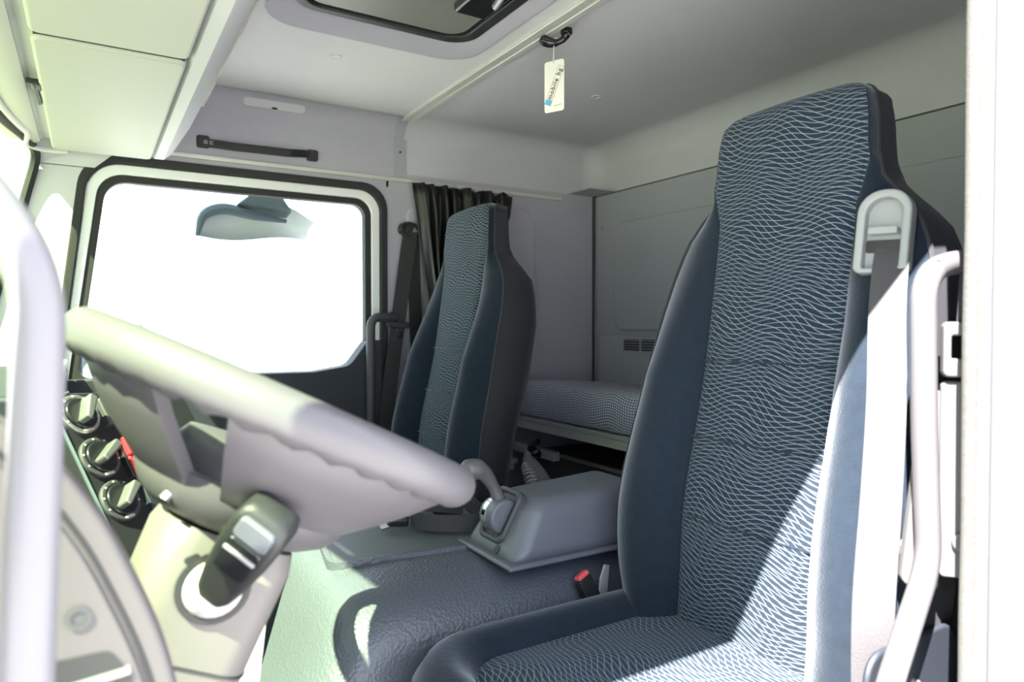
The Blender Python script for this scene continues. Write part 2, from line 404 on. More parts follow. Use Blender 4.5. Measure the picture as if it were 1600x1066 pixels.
structure('trim', b.build('trim_6', 'palelav'), 'cloth corner lining above the passenger windscreen pillar')

# passenger door
def lean(z): return -.058 - (1.22 - z) * .115 if z < 1.22 else -.058 + (z - 1.22) * .19
def dloop(d, zb, rbot=.03, extra=0):
    zt = 1.470 - d
    return rpoly([(lean(zb) + d, zb), (.853 - d * 1.02, zb), (.853 - d * 1.02, zt), (lean(zt) + d, zt)], [rbot, rbot + extra, .085 - d * .6, .10 - d * .6], 8)
dr = thing('door_1', (.4, YF, 0), 'passenger door with white window frame and dark lower card', None, None, 'structure')
b = MB(); b.ring(dloop(0, .05), dloop(.024, .07), SIDE, -.012, .03); b.build('door_seal', 'rubber', dr, bevel=.005)
b = MB(); b.ring(dloop(.024, .07), dloop(.052, .80), SIDE, -.002, .03); b.build('window_frame', 'white', dr, bevel=.004)
b = MB(); b.ring(dloop(.052, .80, .03, .05), dloop(.072, .858, .03, .08), SIDE, .003, .035); b.build('window_seal', 'rubber', dr, bevel=.003)
b = MB(); b.prism(rpoly([(-.07, .08), (.825, .08), (.825, .955), (.775, .955), (.715, .875), (.60, .858), (-.07, .858)], [.03, .02, .005, .03, .05, .1, .01], 5), SIDE, -.035, .03)
b.build('door_card', 'navyplastic', dr, bevel=.008)
w = thing('window_2', (.4, YF + .02, .86), 'clear passenger door glass', None, None, 'structure')
b = MB(); b.prism(dloop(.068, .85, .03, .08), SIDE, .018, .022); b.build('pane', 'clear', w)
# wall around and below the passenger door
b = MB(); b.box((-.62, YF + .004, -.05), (-.10, YF + .04, .84)); structure('wall', b.build('wall_right_front', 'dark'), 'lower side wall ahead of the passenger door')

b = MB(); b.ring(rpoly([(-.16, .03), (.854, .03), (.854, 1.474), (-.06, 1.474)], .001, 8), dloop(.003, .053), SIDE, .001, .03); structure('trim', b.build('trim_9', 'lavender'), 'lavender door surround behind the black seal')
# long header strip above the door, and the roof rail with its end bracket
b = MB(); b.box((.12, YF - .012, 1.484), (1.56, YF, 1.497)); structure('trim', b.build('trim_7', 'alu', bevel=.002), 'pale header strip above the passenger door and curtain')
rl = thing('trim_8', (.91, 1.28, ZC), 'pale metal rail across the ceiling', None, None, 'structure')
b = MB(); b.box((.893, .42, ZC - .009), (.913, 2.18, ZC + .005)); b.build('rail_flange', 'alu', rl, bevel=.002)
b = MB(); b.box((.915, .42, ZC - .012), (.932, 2.18, ZC + .005)); b.build('rail_flange', 'alu', rl, bevel=.002)
b = MB(); prof2 = [(YF - .004, 1.50), (YF - .004, 1.635)] + [(YF - .059 + .055 * math.cos(R(10 * k)), 1.631 + .055 * math.sin(R(10 * k))) for k in range(1, 10)]
b.grid([[(x, y, z) for y, z in prof2] for x in (.878, .884, .918, .924)]); b.build('rail_bracket', 'panel', rl, smooth=60)
b = MB(); b.prism(circ(.004, 12, .901, 1.585), ((0, YF - .004, 0), (1,0,0), (0,0,1), (0,1,0)), -.001, 0); b.build('screw_hole', 'black', rl)

# ---------------------------------------------------------------- overhead shelf above the windscreen
oc = thing('overhead_locker', (.1, 1.28, 1.45), 'pale overhead locker above the windscreen with two flaps', 'locker')
prof = [(-.17, 1.478), (-.10, 1.466), (-.09, 1.476), (-.075, 1.474), (.15, 1.465), (.158, 1.452), (.18, 1.452), (.20, 1.47), (.245, 1.545), (.29, 1.655), (.30, ZC - .002), (-.17, ZC - .002)]
b = MB(); b.loft([[(x, y, z) for x, z in prof] for y in (.45, 1.2, 2.11)]); b.build('housing', 'palelav', oc)
prof = [(-.172, 1.470), (-.150, 1.461), (-.108, 1.457), (-.097, 1.462), (-.097, 1.474), (-.172, 1.490)]
b = MB(); b.loft([[(x, y, z) for x, z in prof] for y in (.45, 1.2, 2.10)]); b.build('front_lip', 'warmgrey', oc)
for y0, y1 in ((1.310, 2.105), (.50, 1.289)):
    b = MB(); b.prism(rr(-.073, .150, y0, y1, .016), ((0, 0, 1.452), (1,0,0), (0,1,0), (0,0,-1)), -.02, .006); fl = b.build('flap', 'warmgrey', oc, bevel=.007)
    if y0 > 1: first = fl
b = MB(); b.box((-.068, 1.278, 1.4535), (.146, 1.322, 1.466)); b.build('flap_gap', 'rubber', oc)
lt = MB(); lt.box((-.094, 1.575, 1.452), (-.070, 1.585, 1.462)); lt.box((-.078, 1.56, 1.446), (-.071, 1.60, 1.454)); lt.tube([(-.083, 1.58, 1.457), (-.079, 1.66, 1.452), (-.079, 1.70, 1.452)], .006, 8)
lt.build('latch', 'black', oc, bevel=.001)
for y0, y1 in ((1.50, 1.78), (1.83, 2.05), (.9, 1.42)):
    b = MB(); b.hexa([(.262, y0, 1.60), (.272, y0, 1.592), (.272, y1, 1.592), (.262, y1, 1.60), (.292, y0, 1.672), (.306, y0, 1.668), (.306, y1, 1.668), (.292, y1, 1.672)]); b.build('edge_strip', 'warmgrey', oc, bevel=.003)
pp = [(wsx(y, 1.46) + .035, y, 1.458) for y in (.5, .9, 1.3, 1.7, 1.9, 2.0)] + [(-.125, 2.10, 1.452), (-.09, 2.135, 1.450), (-.04, 2.14, 1.452)]
b = MB(); b.tube(bez(pp, 4), .0065, 8); b.build('edge_piping', 'offwhite', oc)

# roof hatch
ht = thing('roof_hatch', (.6, 1.2, ZC), 'dark grey roof hatch panel with black frame in the ceiling', 'hatch')
TOP = ((0, 0, ZC), (1,0,0), (0,1,0), (0,0,1))
b = MB(); b.ring(rr(HX0 + .015, HX1 - .02, HY0 + .03, HY1 - .015, .065), rr(HX0 + .035, HX1 - .05, HY0 + .05, HY1 - .04, .05), TOP, .004, .028); b.build('frame', 'black', ht, bevel=.004)
b = MB(); b.prism(rr(HX0 + .04, HX1 - .055, HY0 + .055, HY1 - .045, .045), TOP, .010, .026); b.build('panel', 'hatch', ht, bevel=.004)
b = MB(); b.box((.68, 1.22, ZC - .012), (.76, 1.36, ZC + .012)); b.build('latch_housing', 'gloss', ht, bevel=.008)
b = MB(); b.tube([(.70, 1.10, ZC - .012), (.74, 1.28, ZC - .016)], .008, 8); b.build('latch_handle', 'chrome', ht)
b = MB(); b.tube([(.52, 1.36, ZC - .003), (.56, 1.36, ZC - .003)], .006, 8); b.build('stay', 'black', ht)

for (x, y, lab) in ((.548, 1.76, 'round white plug in the pale headliner beside the roof hatch'), (1.31, 1.66, 'small sunken plug in the ceiling over the bunk')):
    p = thing('ceiling_plug', (x, y, ZC), lab, 'plug')
    b = MB(); b.ring(circ(.015, 20), circ(.010, 20), ((x, y, ZC), (1,0,0), (0,1,0), (0,0,-1)), -.001, .0025); b.build('rim', 'palelav', p, bevel=.001)
    b = MB(); b.prism(circ(.010, 20), ((x, y, ZC), (1,0,0), (0,1,0), (0,0,-1)), -.001, .0012 if x < 1 else .0004); b.build('cap', 'offwhite' if x < 1 else 'steel', p)
# blank cover plate high on the side lining
p = thing('cover_plate', (.48, 2.165, 1.675), 'pale oblong cover plate where ceiling meets shade-tinted side lining', 'cover')
CF = frame((.49, 2.1815, 1.672), (0, -.707, -.707))
b = MB(); b.prism(rr(-.09, .09, -.014, .014, .011), CF, -.004, .006); b.build('plate', 'palelav', p, bevel=.002)
b = MB(); b.prism(rr(-.008, .008, -.012, -.006, .002), CF, .0062, .0072); b.build('slot', 'black', p)

# grab handle above the passenger door
gh = thing('grab_strap', (.45, YF - .01, 1.53), 'black strap grab handle above the passenger door', 'handle')
path = bend([(.285, YF - .008, 1.532), (.325, YF - .012, 1.532), (.37, YF - .035, 1.525), (.54, YF - .035, 1.528), (.575, YF - .012, 1.537), (.615, YF - .008, 1.538)], .02, 4)
b = MB()
rings = []
for k, q in enumerate(path):
    h = .0115; t = .006
    rings.append([q + Vector((0, -t, -h)), q + Vector((0, t, -h)), q + Vector((0, t, h)), q + Vector((0, -t, h))])
b.loft(rings); b.build('strap', 'black', gh, bevel=.003)
for x in (.296, .312):
    b = MB(); b.ring(circ(.0055, 14), circ(.003, 14), ((x, YF - .015, 1.533), (1,0,0), (0,0,1), (0,-1,0)), 0, .0025); b.build('screw', 'steel', gh)
for x in (.285, .60):
    b = MB(); b.prism(rr(x - .012, x + .022, 1.518, 1.552, .006), SIDE, -.016, 0); b.build('mount', 'black', gh, bevel=.003)

# ---------------------------------------------------------------- coat hook with hanging tag
hk = thing('coat_hook', (.945, 1.33, ZC), 'black plastic coat hook under the ceiling behind the rail', 'hook')
b = MB(); b.prism(circ(.014, 18), ((.955, 1.322, ZC), (1,0,0), (0,1,0), (0,0,-1)), -.002, .012); b.build('base', 'gloss', hk, bevel=.003)
b = MB(); b.tube(bez([(.955, 1.322, ZC - .012), (.948, 1.328, ZC - .024), (.935, 1.34, ZC - .030), (.918, 1.352, ZC - .026), (.908, 1.358, ZC - .018)], 5), [.010, .010, .009, .008, .008, .008, .007, .007, .007, .008, .009, .010, .011, .012, .012, .012, .012, .012, .012, .011, .008], 12); b.build('arm', 'gloss', hk)
b = MB(); b.prism(circ(.005, 12), ((.957, 1.318, ZC - .012), (1,0,0), (0,1,0), (0,0,-1)), 0, .0025); b.build('screw', 'steel', hk)
tg = thing('hanging_tag', (.935, 1.34, 1.49), 'white card tag hanging on a string from the coat hook', 'tag')
TN = Vector((-.90, -.43, 0)).normalized()
TF = frame((.932, 1.338, 1.562), TN)
b = MB(); b.prism(rr(-.026, .026, -.062, .056, .006), TF, -.0006, .0006)
cd = b.build('card', 'card', tg)
b = MB(); b.tube([(.930, 1.338, 1.612), (.930, 1.338, 1.64), (.933, 1.339, ZC - .022), (.936, 1.336, ZC - .018), (.938, 1.345, ZC - .030)], .0016, 6); b.build('string', 'offwhite', tg)
# printed slanted box, blue block and lettering
def rot2(l, a, cx, cy): return [(cx + x * math.cos(a) - y * math.sin(a), cy + x * math.sin(a) + y * math.cos(a)) for x, y in l]
A = R(66)
b = MB(); b.ring(rot2(rr(-.046, .046, -.0085, .0085, .001), A, .001, -.002), rot2(rr(-.0455, .0455, -.008, .008, .001), A, .001, -.002), TF, .0006, .0009); b.build('printed_box', 'print', tg)
b = MB(); b.prism(rot2(rr(-.0455, -.034, -.008, .008, .001), A, .001, -.002), TF, .0006, .00095); b.build('blue_block', 'blue', tg)
def text_mesh(s, size):
    c = bpy.data.curves.new('lettering', 'FONT'); c.body = s; c.size = size; c.align_x = 'LEFT'; c.space_character = 1.2; c.offset = .0004
    t = bpy.data.objects.new('lettering', c); COL.objects.link(t)
    bpy.context.view_layer.update()
    me = bpy.data.meshes.new_from_object(t.evaluated_get(bpy.context.evaluated_depsgraph_get())); bpy.data.objects.remove(t); return me
me = text_mesh('mobile bg', .0165)
xs = [v.co.x for v in me.vertices]; k = .073 / (max(xs) - min(xs)); x0 = min(xs)
for v in me.vertices:
    x, y = rot2([((v.co.x - x0) * k - .0328, v.co.y - .0045)], A, .001, -.002)[0]
    v.co = TF[0] + TF[1] * x + TF[2] * y + TF[3] * .0010
tag(link('lettering', me, 'print', tg), 'dark lettering reading mobile bg')
b = MB(); b.prism(rot2(rr(-.010, .010, -.0004, .0004, .0001), R(4), .010, -.048), TF, .0006, .0009); b.build('small_print', 'print', tg)

# ---------------------------------------------------------------- curtain with gliders
cu = thing('curtain', (1.08, YF - .03, 1.48), 'black satin curtain gathered behind the passenger seat', 'curtain')
b = MB(); rows = []
NH, NW = 26, 90
for j in range(NH + 1):
    t = j / NH; z = 1.478 - t * 1.0
    xl = interp([(0, .918), (.25, .958), (.45, .992), (.62, 1.005), (1, .985)], t); xr = interp([(0, 1.30), (.10, 1.29), (.3, 1.17), (.55, 1.09), (.7, 1.10), (1, 1.12)], t)
    row = []
    for i in range(NW + 1):
        u = i / NW; amp = .012 + .018 * min(1, t * 3)
        ph = u * 2 * math.pi * 8.5
        sag = -.018 * math.exp(-((t) / .05) ** 2) * (.5 + .5 * math.sin(u * 31 + 1)) * u
        row.append((xl + (xr - xl) * (u + .012 * math.sin(ph * .5 + 2 * t)), YF - .062 + amp * math.sin(ph + 1.3 * math.sin(3 * u + 2 * t)) + .006 * math.sin(ph * 2.3 + 5 * t) - .02 * t, z + sag))
    rows.append(row)
b.grid(rows); o = b.build('cloth', 'curtain', cu, smooth=180); q = o.modifiers.new('th', 'SOLIDIFY'); q.thickness = .0015
for k in range(9):
    x = 1.0 + k * .035; b = MB(); b.box((x - .003, YF - .032, 1.464), (x + .003, YF - .024, 1.486)); b.build('glider', 'offwhite', cu)
b = MB(); b.ring(circ(.006, 12), circ(.003, 12), ((1.055, YF - .085, 1.10), (1,0,0), (0,0,1), (0,-1,0)), 0, .004); b.build('snap', 'steel', cu)

# ---------------------------------------------------------------- passenger seat belt and pillar handle
sb = thing('seat_belt', (.93, YF - .02, 1.32), 'charcoal seat belt hanging from the passenger door pillar', 'seat belt')
b = MB(); b.tube([(.925, YF, 1.330), (.925, YF - .028, 1.330)], [.017, .014], 16); b.build('anchor_bolt', 'black', sb, bevel=.003)
b = MB(); b.tube(bez([(.890, YF - .022, 1.318), (.895, YF - .024, 1.335), (.925, YF - .024, 1.345), (.958, YF - .024, 1.330), (.962, YF - .022, 1.305), (.925, YF - .022, 1.302), (.890, YF - .022, 1.318)], 4), .007, 8); b.build('guide_loop', 'black', sb)
b = MB(); b.strap([(.928, YF - .026, 1.318), (.90, YF - .034, 1.16), (.873, YF - .045, 1.00), (.845, YF - .05, .82), (.82, YF - .05, .62), (.80, YF - .05, .4)], (1, -.15, 0), [.050, .048, .048, .048, .048, .048]); b.build('webbing', 'belt', sb)
b = MB(); b.strap([(.937, YF - .020, 1.318), (.945, YF - .022, 1.10), (.952, YF - .022, .90), (.958, YF - .022, .5)], (1, 0, 0), .046); b.build('webbing', 'belt', sb)
b = MB(); b.prism(rpoly([(-.038, -.005), (.038, -.012), (.038, .010), (.02, .006), (-.02, .010), (-.038, .016)], .003), frame((.872, YF - .050, 1.005), (-.1, -1, 0)), -.006, .006); b.build('tongue_grip', 'black', sb, bevel=.002)
b = MB(); b.ring(rr(-.013, .013, -.045, -.005, .004), rr(-.007, .007, -.036, -.022, .003), frame((.872, YF - .051, 1.005), (-.1, -1, 0)), -.001, .0015); b.build('latch_plate', 'chrome', sb)

ph = thing('pillar_handle', (.78, YF - .05, .8), 'dark grey tubular grab handle on the passenger door pillar', 'handle')
b = MB(); b.tube(bend([(.875, YF - .004, 1.030), (.872, YF - .05, 1.030), (.775, YF - .06, 1.030), (.772, YF - .06, .55), (.80, YF - .045, .5)], .035, 6), .0145, 12); b.build('tube', 'dark', ph)
b = MB(); b.tube([(.876, YF, 1.028), (.876, YF - .02, 1.028)], .024, 16); b.build('foot', 'dark', ph, bevel=.003)

# ---------------------------------------------------------------- bunk
mtz = .690
mt = thing('bunk_mattress', (1.5, 1.28, mtz), 'blue grey dotted mattress on the rear bunk', 'mattress')
b = MB()
secs = [(1.30, .693), (1.292, .703), (1.287, .735), (1.289, .775), (1.30, .800), (1.325, .810), (1.4, .808), (1.55, .800), (1.70, .785), (1.705, .70), (1.5, .693)]
rows = []; uvs = []
L = [0]
for (a, c), (d, e) in zip(secs, secs[1:]): L.append(L[-1] + math.hypot(a - d, c - e))
for k in range(61):
    y = YN + .03 + k * (YF - .02 - YN - .03) / 60
    rows.append([(x + .002 * math.sin(y * 40 + z * 9), y, z + .004 * math.sin(y * 17) * (z > .72)) for x, z in secs]); uvs.append([(y, l) for l in L])
b.grid(rows, uvs); b.f.append(tuple(range(len(secs)))); b.build('cover', 'mattress', mt, smooth=60)
bf = thing('bunk_bed', (1.5, 1.28, .6), 'worn metal bunk board under the dotted mattress', 'bunk')
b = MB(); b.box((1.285, YN + .02, .648), (1.71, YF - .01, .687)); b.build('board', 'alu', bf, bevel=.003)
b = MB(); b.box((1.278, YN + .02, .676), (1.284, YF - .01, .690)); b.build('edge_rail', 'greywhite', bf, bevel=.002)
lk = thing('under_bunk_locker', (1.5, 1.28, 0), 'dark steel locker box under the bunk', 'locker')
b = MB(); b.box((1.33, YN + .02, .0), (1.71, 2.02, .575)); b.build('box', 'locker', lk, bevel=.004)
b = MB(); b.box((1.322, YN + .02, .568), (1.332, 1.86, .578)); b.build('bright_edge', 'steel', lk)
b = MB(); b.box((1.324, 1.20, .34), (1.3295, 1.72, .545)); b.build('front_panel', 'locker', lk, bevel=.003)
for (y, z) in ((1.66, .50), (1.78, .43), (1.35, .5)):
    b = MB(); b.prism(circ(.005, 10), ((1.323, y, z), (0,1,0), (0,0,1), (-1,0,0)), 0, .003); b.build('rivet', 'steel', lk)
sh = MB(); sh.box((1.30, 1.87, .555), (1.328, YF - .01, .585)); tag(sh.build('shelf_rail', 'greywhite', bevel=.003), 'short pale rail under the bunk beside the passenger seat', 'rail')

# bits behind the passenger seat
bg_ = thing('cloth_bundle', (1.18, 1.72, .45), 'grey cloth bundle with mesh band hanging from a black clip behind the passenger seat', 'bundle')
pth = bez([(1.25, 1.945, .595), (1.24, 1.93, .565), (1.23, 1.90, .545), (1.215, 1.85, .525), (1.20, 1.79, .49)], 4)
b = MB(); b.tube(pth, [interp([(0, .006), (4, .016), (8, .028), (16, .045)], k) for k in range(len(pth))], 14); b.build('cloth', 'mesh', bg_)
b = MB(); pth2 = pth[9:]
for k in range(8):
    a = pth2[min(k, len(pth2) - 1)]; r = interp([(0, .031), (8, .046)], k)
    b.tube([a + Vector((0, 0, -.001)), a + Vector((-.004, -.003, -.006))], r + .0025, 14)
b.build('mesh_band', 'card', bg_)
b = MB(); b.tube(bez([(1.28, 1.935, .615), (1.265, 1.92, .62), (1.25, 1.925, .60), (1.26, 1.945, .58), (1.275, 1.92, .575), (1.255, 1.91, .59)], 5), .012, 8); b.build('clip', 'gloss', bg_)
lv = thing('seat_linkage', (1.15, 1.8, .4), 'brownish metal linkage behind the passenger seat', 'linkage')
b = MB(); b.tube(bez([(1.16, 1.91, .58), (1.165, 1.905, .55), (1.15, 1.915, .53), (1.13, 1.92, .50), (1.125, 1.92, .455)], 3), [.009, .007, .010, .006, .011, .006, .008, .011, .006, .007, .012, .009, .007], 8); b.build('rod', 'brass', lv)
b = MB(); b.tube([(1.172, 1.91, .568), (1.172, 1.895, .568)], .009, 12); b.build('bolt', 'chrome', lv, bevel=.002)

# ---------------------------------------------------------------- seats
WT = [(-.08,.20),(-.03,.235),(.05,.262),(.15,.268),(.30,.258),(.42,.245),(.50,.235),(.55,.226),(.59,.214),(.62,.200),(.645,.180),(.665,.160),(.68,.148),(.70,.143),(.71,.140),(.725,.138),(.77,.136),(.80,.129),(.815,.115),(.826,.092),(.834,.06)]
BT = [(-.08,.6),(0,.85),(.1,1),(.38,.9),(.45,.65),(.52,.35),(.58,.14),(.64,.03),(.69,0)]
HS = [-.08 + .02 * k for k in range(34)] + [.595,.61,.62,.63,.64,.65,.66,.67,.68,.69,.695,.70,.705,.71,.715,.72,.74,.76,.78,.79,.80,.81,.818,.824,.829,.832,.834]
HS = sorted(set(round(h, 4) for h in HS))
def make_seat(yc, x0, z0, label, near):
    """seat facing -X, backrest foot at (x0, yc, z0)"""
    s = thing('seat', (x0 - .2, yc, 0), label, 'seat', 'cab seats')
    tl = R(8.4); ct, sn = math.cos(tl), math.sin(tl)
    def P(a, h, d):
        d += .016 * math.exp(-((h - .18) / .14) ** 2) + .012 * math.exp(-((h - .80) / .12) ** 2)
        return (x0 + h * sn - d * ct, yc + a, z0 + h * ct + d * sn)
    iw = lambda h: min(interp([(.64, .121), (.70, .138)], h), interp(WT, h) - .004)
    topf = lambda h: -.045 * max(0, (h - .79) / .044) ** 2.4
    b = MB(); rows, uvs = [], []
    for h in HS:
        w = iw(h); rows.append([P(w * t, h, .002 + .006 * (1 - t * t) + topf(h) - .006 * (abs(t) > .99)) for t in [k / 10 - 1 for k in range(21)]]); uvs.append([(w * (k / 10 - 1) + yc, h) for k in range(21)])
    b.grid(rows, uvs); bi = b.build('back_insert', 'woven', s, smooth=70); tag(bi, 'navy cloth with fine pale wavy lines')
    for sg in (-1, 1):
        b = MB(); rows = []
        for h in HS:
            w = interp(WT, h); i0 = iw(h); bo = interp(BT, h); r = []
            for k in range(13):
                t = k / 12
                r.append(P(sg * (i0 - .002 + t * (w - i0 + .002)), h, -.005 + bo * .062 * math.sin(math.pi * min(1, t ** .75 * .86)) + .004 * math.sin(math.pi * t) - .018 * t * t + topf(h)))
            rows.append(r)
        b.grid(rows); b.build('side_bolster', 'velour', s, smooth=70)
        b = MB(); b.tube([P(sg * (interp(WT, h) - .001), h, -.021 + topf(h) + interp(BT, h) * .062 * math.sin(math.pi * .86)) for h in HS], .0035, 6); b.build('piping', 'shell', s)
    b = MB(); rows = []
    for h in HS:
        w = interp(WT, h); e = -.023 + topf(h) + interp(BT, h) * .062 * math.sin(math.pi * .86)
        dep = interp([(-.08, .07), (.1, .11), (.5, .145), (.62, .135), (.70, .075), (.80, .062), (.834, .045)], h)
        prof = [(w, e), (w * 1.015, e - .03), (w * .99, e - .07 * dep / .11), (w * .90, -dep * .93), (w * .7, -dep), (0, -dep - .005)]
        rows.append([P(a, h, d) for a, d in prof] + [P(-a, h, d) for a, d in reversed(prof[:-1])])
    b.grid(rows); n = len(prof) * 2 - 1
    b.f.append(tuple(range(len(b.v) - n, len(b.v)))); b.build('back_shell', 'shell', s, smooth=60)
    for h in (.16, .285, .41):   # quilting seams across the insert
        b = MB(); b.tube([P(iw(h) * t * .985, h, .0025 + .006 * (1 - t * t)) for t in [k / 10 - 1 for k in range(21)]], .0014, 5); b.build('seam', 'velour', bi)
    # cushion
    zt = z0 - .006; xf = x0 - .445
    def cr(hw, a, bb, z, r): return [(x, yc + y, z + (.0)) for x, y in rr(a, bb, -hw, hw, r, 8)]
    b = MB()
    rings = [(.163, xf + .068, x0 + .05, zt - .012, .075), (.172, xf + .060, x0 + .05, zt + .004, .08), (.188, xf + .045, x0 + .05, zt + .018, .09), (.208, xf + .028, x0 + .05, zt + .022, .10), (.230, xf + .010, x0 + .05, zt + .010, .11), (.246, xf - .004, x0 + .05, zt - .022, .11), (.250, xf - .008, x0 + .05, zt - .07, .11), (.235, xf + .005, x0 + .05, zt - .13, .10)]
    rw = [cr(*q) for q in rings]; b.grid(rw, closed=True); b.f.append(tuple(range(len(b.v) - len(rw[0]), len(b.v)))); b.build('cushion_bolster', 'velour', s, smooth=80)
    b = MB(); rows, uvs = [], []
    for k in range(25):
        x = xf + .058 + k / 24 * (x0 + .05 - xf - .058)
        fx = max(0, 1 - (x - xf - .058) / .07); hw = .170 - .075 * (1 - math.sqrt(max(0, 1 - fx * fx)))
        rows.append([(x, yc + hw * t, zt - .006 - .004 * abs(t) ** 4 + .012 * (1 - t * t) * (1 - fx ** 3) - .004 * fx) for t in [q / 8 - 1 for q in range(17)]])
        uvs.append([(yc + hw * t + .3, x * 1.0) for t in [q / 8 - 1 for q in range(17)]])
    b.grid(rows, uvs); tag(b.build('cushion_insert', 'woven', s, smooth=80), 'navy cloth with fine pale wavy lines')
    b = MB(); b.box((xf + .06, yc - .17, 0), (x0 + .02, yc + .17, zt - .12)); b.build('pedestal', 'black', s, bevel=.02)
    return s, P

drv, PD = make_seat(.695, .812, .538, 'large navy seat behind the steering wheel with belt guide in its shoulder', -1)
psg, PP = make_seat(1.775, .825, .53, 'navy seat with charcoal shell beside the passenger door', -1)

# belt guide in the shoulder of the driver seat
def seatframe(a, h, d):
    o = Vector(PD(a, h, d)); n = (Vector(PD(a, h, d + .1)) - o).normalized(); v = (Vector(PD(a, h + .001, d)) - o).normalized()
    n = (n + Vector((.0, -.22, 0))).normalized(); return frame(o, n, v)
gf = seatframe(-.176, .588, .014)
bgd = thing('belt_guide', gf[0], 'grey oblong seat belt guide set into the shoulder of the driving seat', 'belt guide')
ol = rpoly([(-.033, -.055), (.033, -.055), (.033, .055), (-.033, .055)], [.010, .010, .030, .030], 8); il = rpoly([(-.022, -.048), (.022, -.048), (.022, .044), (-.022, .044)], [.004, .004, .021, .021], 8)
b = MB(); b.ring(ol, il, gf, -.012, .012); b.build('surround', 'guide', bgd, bevel=.004)
b = MB(); b.prism(il, gf, -.010, -.002); b.build('recess', 'guide', bgd)
b = MB(); b.prism(rr(-.018, .018, -.004, .006, .003), gf, -.002, .012); b.build('release_button', 'guide', bgd, bevel=.002)
b = MB(); b.prism(rr(-.021, .021, -.026, -.010, .002), gf, -.0018, .001); b.build('slot', 'black', bgd)
# driver belt
db = thing('seat_belt', PD(-.19, .5, .04), 'taupe seat belt running down the sunlit side of the driving seat', 'seat belt')
c = lambda a, h, d: Vector(PD(a, h, d))
path = bez([c(-.186, .572, .008), c(-.192, .54, .022), c(-.206, .47, .042), c(-.230, .37, .066), c(-.248, .26, .080), c(-.258, .14, .089), c(-.262, .03, .089), c(-.266, -.06, .089)], 4)
b = MB(); b.strap(path, [(.25 + .25 * k / len(path), -.9, 0) for k in range(len(path))], .042, .002); b.build('webbing', 'beltpale', db)
p = path[-2]; fr = frame(p, (-.6, -.7, .1))
b = MB(); b.prism(rr(-.022, .022, -.075, .012, .006), fr, -.008, .010); b.build('buckle', 'offwhite', db, bevel=.003)
b = MB(); b.ring(rr(-.018, .018, -.03, .008, .004), rr(-.012, .012, -.02, 0, .003), fr, .0102, .014); b.build('buckle_window', 'chrome', db)

# buckle stalks with red buttons
for (x, y, z, lab, tilt) in ((.745, .966, .540, 'red seat belt buckle between the driving seat and the tunnel', .35), (.635, 1.517, .60, 'red seat belt buckle beside the passenger seat cushion', .5)):
    bk = thing('belt_buckle', (x, y, z), lab, 'buckle')
    fr = frame((x, y, z), (.1, -1, .3), (-tilt, 0, 1))
    b = MB(); b.prism(rr(-.016, .016, -.05, .02, .004), fr, -.008, .008); b.build('housing', 'black', bk, bevel=.003)
    b = MB(); b.prism(rr(-.013, .013, .0202, .028, .002), fr, -.006, .007); b.build('button', 'redbtn', bk, bevel=.0015)
    b = MB(); b.strap([(x + .03, y - .002, z - .05), (x + .034, y - .004, z + .012), (x + .040, y - .004, z + .035)], (1, .2, 0), [.022, .020, .012], .004); b.build('stalk', 'greywhite', bk)

# ---------------------------------------------------------------- engine tunnel with gear console
tn = thing('engine_tunnel', (.55, 1.25, 0), 'grained grey engine tunnel cover between the seats', 'tunnel cover')
b = MB(); rows = []
for x, f_, wd in ((.02, .30, .9), (.08, .38, .92), (.16, .52, .97), (.24, .72, 1), (.295, .90, 1), (.33, .975, 1), (.37, 1.0, 1), (.5, 1.0, 1), (.62, 1.0, 1), (.75, 1.0, 1), (.9, 1.0, 1), (1.1, 1, 1), (1.28, 1, 1)):
    k = interp([(.2, 0), (.36, 1), (1.3, 1)], x)
    near = [(.80 + .15 * k, 0), (.86 + .094 * k, .30), (.915 + .044 * k, .45), (.955 + .015 * k, .505), (.995 - .005 * k, .545), (1.045 - .015 * k, .572), (1.10 - .02 * k, .583), (1.16, .588)]
    far = [(1.40, .588), (1.45, .58), (1.48, .56), (1.50, .50), (1.51, .30), (1.515, 0)]
    rows.append([(x, y, z * f_) for y, z in near + far])
b.grid(rows); b.build('cover', 'tunnel', tn, smooth=60, subsurf=1)
PF = ((0, 0, .588), (1, 0, 0), (0, 1, 0), (0, 0, 1))
lp = rpoly([(.345, 1.165), (.74, 1.125), (.74, 1.50), (.40, 1.50)], [.03, .01, .02, .03], 6)
li = rpoly([(.357, 1.176), (.74, 1.137), (.74, 1.488), (.407, 1.488)], [.024, .008, .016, .024], 6)
b = MB(); b.ring(lp, li, PF, -.01, .006); b.build('pad_border', 'tunnel', tn, bevel=.003)
b = MB(); b.prism(li, PF, -.01, .003); b.build('top_pad', 'mat', tn)

gc = thing('gear_console', (.75, 1.07, .59), 'smooth grey gear lever console box on the engine tunnel', 'console')
b = MB(); b.hexa([(.598, .985, .5885), (.93, .985, .5885), (.93, 1.19, .5885), (.598, 1.175, .5885), (.665, 1.015, .692), (.92, 1.0, .702), (.92, 1.16, .702), (.665, 1.15, .692)]); b.build('body', 'midgrey', gc, bevel=.028, seg=5)
b = MB(); b.hexa([(.5945, .981, .5884), (.935, .981, .5884), (.935, 1.194, .5884), (.5945, 1.179, .5884), (.597, .984, .597), (.934, .984, .597), (.934, 1.191, .597), (.597, 1.177, .597)]); b.build('foot', 'midgrey', gc, bevel=.006)
fn = Vector((-.117, 0, .067)).normalized()
gfz = frame((.640, 1.085, .655), fn)
b = MB(); b.ring(rr(-.042, .042, -.048, .052, .018), rr(-.033, .033, -.038, .042, .014), gfz, -.01, .008); b.build('gate_bezel', 'dark', gc, bevel=.004)
